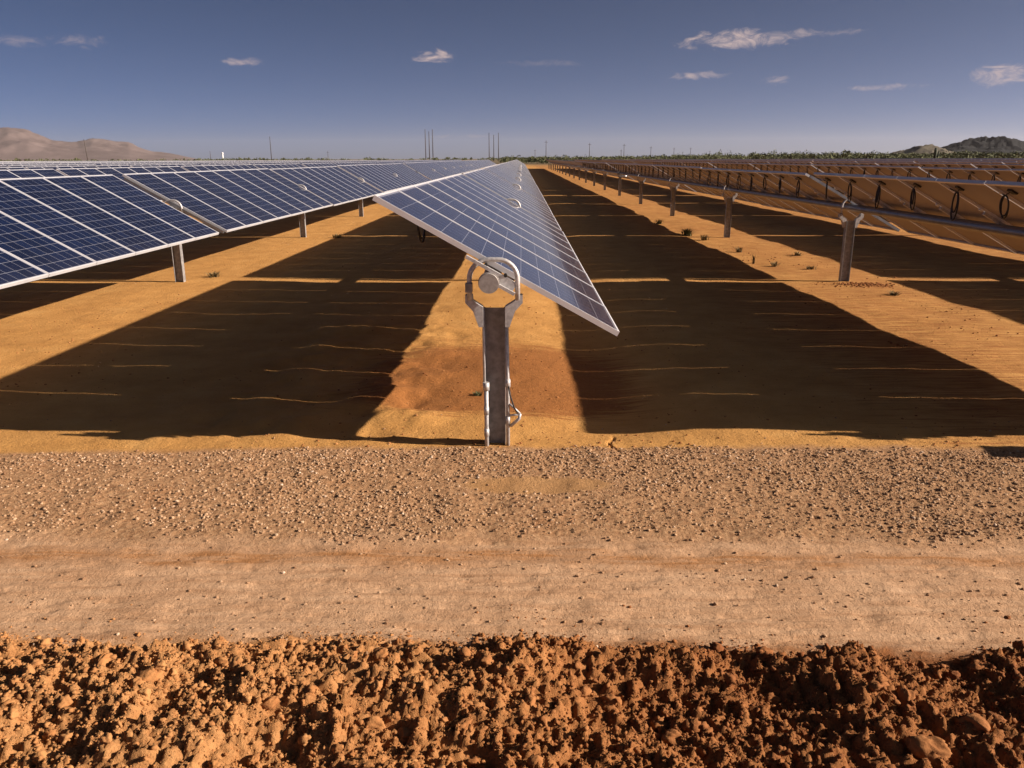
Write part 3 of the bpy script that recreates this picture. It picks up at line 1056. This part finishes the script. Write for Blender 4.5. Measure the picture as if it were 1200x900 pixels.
pole(99.5, 163, 420, 'leaning wooden pole in front of the pale mountain at far left', False, 0.22, lean=-0.05)
pole(316, 160, 450, 'lone tall pole on the left horizon between mountain and triple poles', False, 0.24)
pole(246, 177, 700, 'short thin pole beside the white tower on the left horizon', False, 0.25)
pole(384, 177, 800, 'short pole midway between lone tall pole and first triple', True, 0.25)
for u, w in ((498, 'left'), (502.5, 'middle'), (506.5, 'right')):
    pole(u, 151.5 if w != 'middle' else 154, 620, f'{w} pole of the taller triple of poles at left of centre', False, 0.36, group='tall triple poles left of the vanishing point')
for u, w in ((573, 'left'), (578.5, 'middle'), (584, 'right')):
    pole(u, 155.5 if w != 'middle' else 158, 640, f'{w} pole of the triple just left of the vanishing rows', False, 0.34, group='triple poles above the middle row')
RIGHT = [(627, 175, 800, 'shortest faint pole just right of the vanishing rows'), (640, 164.5, 600, 'tallest pole right of the vanishing rows, first of the line'),
         (691, 167.5, 640, 'second tall pole of the line right of the vanishing rows'), (731.5, 168.5, 680, 'third pole of the line, with a stub pole beside it'),
         (728, 175, 690, 'stub pole standing beside the third pole of the line'), (763, 171.5, 740, 'fourth pole of the line above the right rows'),
         (790, 173, 800, 'fifth pole of the line above the right rows'), (809.5, 173, 860, 'sixth pole of the line above the right rows'),
         (832, 176.5, 900, 'last and shortest pole of the line above the right rows')]
for u, v_, Y, lab in RIGHT:
    pole(u, v_, Y, lab, True, 0.26, group='line of poles above the right rows')
# white tower
X, Y, z = at_depth(260.5, 178.5, 800)
r = bpy.data.objects.new('water_tower', None); COL.objects.link(r); r.location = (X, Y, float(rise(Y, X))); z -= float(rise(Y, X))
tag(r, 'small white cylindrical tower on the left horizon', 'tower')
mb = MB(); mb.tube([(0, 0, -1), (0, 0, z * 0.8)], 0.7, 14); mb.build('tower_shaft', M['tower'], r)
mb = MB(); mb.tube([(0, 0, z * 0.8), (0, 0, z * 0.83), (0, 0, z * 0.97), (0, 0, z)], [0.7, 0.95, 0.95, 0.4], 14); mb.build('tank', M['tower'], r)


# ------------------------------------------------------------------ mountains
def ridge(name, prof, D, depth, mat, seed, jag, az_pad=0.0, nA=260, nD=60):
    """terrain whose crest follows the elevation profile [(u, v)] at distance D"""
    az, el = [], []
    for u, v in prof:
        d = ray(u, v)
        az.append(math.atan2(d.x, d.y)); el.append(math.atan2(d.z, math.hypot(d.x, d.y)))
    A = np.linspace(min(az), max(az), nA)
    H = np.interp(A, az, el)
    crest = D * np.tan(np.maximum(H, -0.001)) + CAM_H
    T = np.linspace(-1, 1, nD)
    AA, TT_ = np.meshgrid(A, T)
    Rr = D + TT_ * depth
    X, Y = Rr * np.sin(AA), Rr * np.cos(AA)
    s = depth * 0.16
    rid = 1 - np.abs(fbm(X / s, Y / s, 5, seed))
    env = np.clip(1 - np.abs(TT_ + 0.10 * fbm(X / s / 2, Y / s / 2, 2, seed + 9)), 0, 1) ** 0.85
    Z = crest[None, :] * env * (1 - jag + jag * rid * 1.25) - 6
    idx = np.arange(nA * nD).reshape(nD, nA)
    Fq = np.stack([idx[:-1, :-1], idx[:-1, 1:], idx[1:, 1:], idx[1:, :-1]], -1).reshape(-1, 4)
    V_ = np.stack([X.ravel(), Y.ravel(), Z.ravel()], 1)
    o = link(name, np_mesh(name, V_, Fq, mat, True))
    tag(o, kind='structure')
    return o


ridge('mountains', [(-420, 172), (-260, 160), (-120, 150), (-40, 152), (10, 149), (30, 151), (58, 161), (90, 163.5), (106, 161), (130, 163.5), (150, 165), (165, 171), (180, 176), (200, 178.5), (225, 184), (250, 189)],
      7500, 1500, M['mountain'], 3, 0.12)
ridge('hills', [(1060, 190), (1084, 178), (1100, 169), (1118, 163), (1138, 158), (1156, 155.5), (1178, 156), (1196, 160), (1225, 168), (1270, 178), (1320, 190)],
      1500, 180, M['hill'], 5, 0.20)
ridge('hills', [(990, 185), (1030, 178), (1060, 170), (1078, 164), (1094, 163), (1108, 168), (1130, 178), (1200, 181), (1300, 184), (1400, 189)],
      1300, 140, M['foothill'], 7, 0.18)

# ------------------------------------------------------------------ air
HAZE = True
if HAZE:
    mb = MB(); mb.box((-15000, -2500, -1.5 - 6), (15000, 15000, 340))
    hz, n, b = new_mat('thin_desert_haze')
    n.n.remove(b)
    pv = n.node('ShaderNodeVolumePrincipled')
    pv.inputs['Color'].default_value = (0.95, 0.895, 0.885, 1)
    pv.inputs['Density'].default_value = 2.9e-5
    pv.inputs['Anisotropy'].default_value = 0.2
    n.l.new(pv.outputs[0], n.n['Material Output'].inputs['Volume'])
    o = mb.build('haze', hz)
    tag(o, kind='stuff', label='thin pale haze that fades the far mountains', cat='haze')

# ------------------------------------------------------------------ sky, sun, camera
w = bpy.data.worlds.new('World'); scene.world = w; w.use_nodes = True
n = Nt(w.node_tree)
bg = w.node_tree.nodes['Background']
sky = n.node('ShaderNodeTexSky', sky_type='NISHITA')
sky.sun_disc = False
sky.sun_elevation = R(SUN_EL)
sky.sun_rotation = R(90 + SUN_AZ)
sky.altitude = 300
sky.air_density = 0.16
sky.dust_density = 1.0
sky.ozone_density = 2.8
dirn = n.node('ShaderNodeTexCoord').outputs['Generated']
sd = n.node('ShaderNodeSeparateXYZ'); n.l.new(dirn, sd.inputs[0])
az = n.math('ARCTAN2', sd.outputs[0], sd.outputs[1])
el = n.math('ARCSINE', sd.outputs[2])
CLOUDS = [(862, 46, 90, 13, 1.0), (905, 41, 110, 7, 0.5), (505, 66, 34, 10, 0.9), (285, 72, 26, 6, 0.6), (92, 48, 40, 10, 0.42), (20, 48, 40, 9, 0.28),
          (822, 88, 44, 6, 0.6), (912, 94, 20, 7, 0.55), (1038, 102, 52, 5, 0.65), (1180, 87, 52, 16, 0.85), (640, 74, 70, 5, 0.15), (550, 160, 60, 3, 0.25)]
nz = n.noise(n.vec(dirn, (1, 1, 2.6)), 34, 12, 0.70, 0.9)
nz2 = n.noise(n.vec(dirn, (1, 1, 2.2)), 9, 4, 0.6)
cover = None
for u, v, ru, rv, a in CLOUDS:
    d = ray(u, v)
    a0 = math.atan2(d.x, d.y); e0 = math.atan2(d.z, math.hypot(d.x, d.y))
    d1 = ray(u + ru, v)
    wa = abs(math.atan2(d1.x, d1.y) - a0)
    d2 = ray(u, v + rv)
    we = abs(math.atan2(d2.z, math.hypot(d2.x, d2.y)) - e0)
    q = n.math('ADD', n.math('POWER', n.math('DIVIDE', n.math('SUBTRACT', az, a0), wa), 2.0), n.math('POWER', n.math('DIVIDE', n.math('SUBTRACT', el, e0), we), 2.0))
    q = n.math('SUBTRACT', 1.15, q)
    q = n.math('ADD', q, n.math('MULTIPLY_ADD', nz, 4.6, -2.65))
    q = n.math('MULTIPLY', n.step(q, 0.0, 1.7), a)
    cover = q if cover is None else n.math('MAXIMUM', cover, q)
cloud_col = n.node('ShaderNodeRGB'); cloud_col.outputs[0].default_value = (7.0, 5.3, 4.8, 1)
mixc = n.mix(cover, sky.outputs[0], cloud_col.outputs[0])
n.l.new(mixc, bg.inputs[0])
bg.inputs[1].default_value = 0.05

S = bpy.data.lights.new('sun', 'SUN')
S.energy = 5.0
S.angle = R(0.5)
S.color = (1.0, 0.86, 0.74)
so = bpy.data.objects.new('sun', S); COL.objects.link(so)
to_sun = Vector((math.cos(R(SUN_EL)) * math.cos(R(SUN_AZ)), -math.cos(R(SUN_EL)) * math.sin(R(SUN_AZ)), math.sin(R(SUN_EL))))
so.rotation_euler = to_sun.to_track_quat('Z', 'Y').to_euler()
so.location = (0, 0, 50)

cam = bpy.data.cameras.new('camera')
co = bpy.data.objects.new('camera', cam); COL.objects.link(co)
cam.sensor_width = 36.0
cam.lens = F_PX / 1200.0 * 36.0
cam.clip_start = 0.05
cam.clip_end = 60000
co.location = (0, 0, CAM_H)
fwd = ray(600, 450)
right_ = (ray(601, 450) - ray(600, 450)).normalized()
up_ = right_.cross(fwd.normalized()) * 1.0
mat = Matrix((right_, up_, -fwd.normalized())).transposed().to_4x4()
co.matrix_world = Matrix.Translation((0, 0, CAM_H)) @ mat
scene.camera = co

scene.render.engine = 'CYCLES'
scene.cycles.use_denoising = True
try:
    scene.cycles.denoiser = 'OPENIMAGEDENOISE'
    scene.cycles.denoising_prefilter = 'ACCURATE'
except Exception:
    pass
scene.cycles.max_bounces = 6
scene.cycles.diffuse_bounces = 2
scene.cycles.glossy_bounces = 3
scene.cycles.volume_bounces = 0
scene.cycles.filter_width = 1.5
vs = scene.view_settings
vs.view_transform = 'Standard'
vs.look = 'None'
vs.exposure = 1.0
vs.gamma = 1.0
vs.use_curve_mapping = False
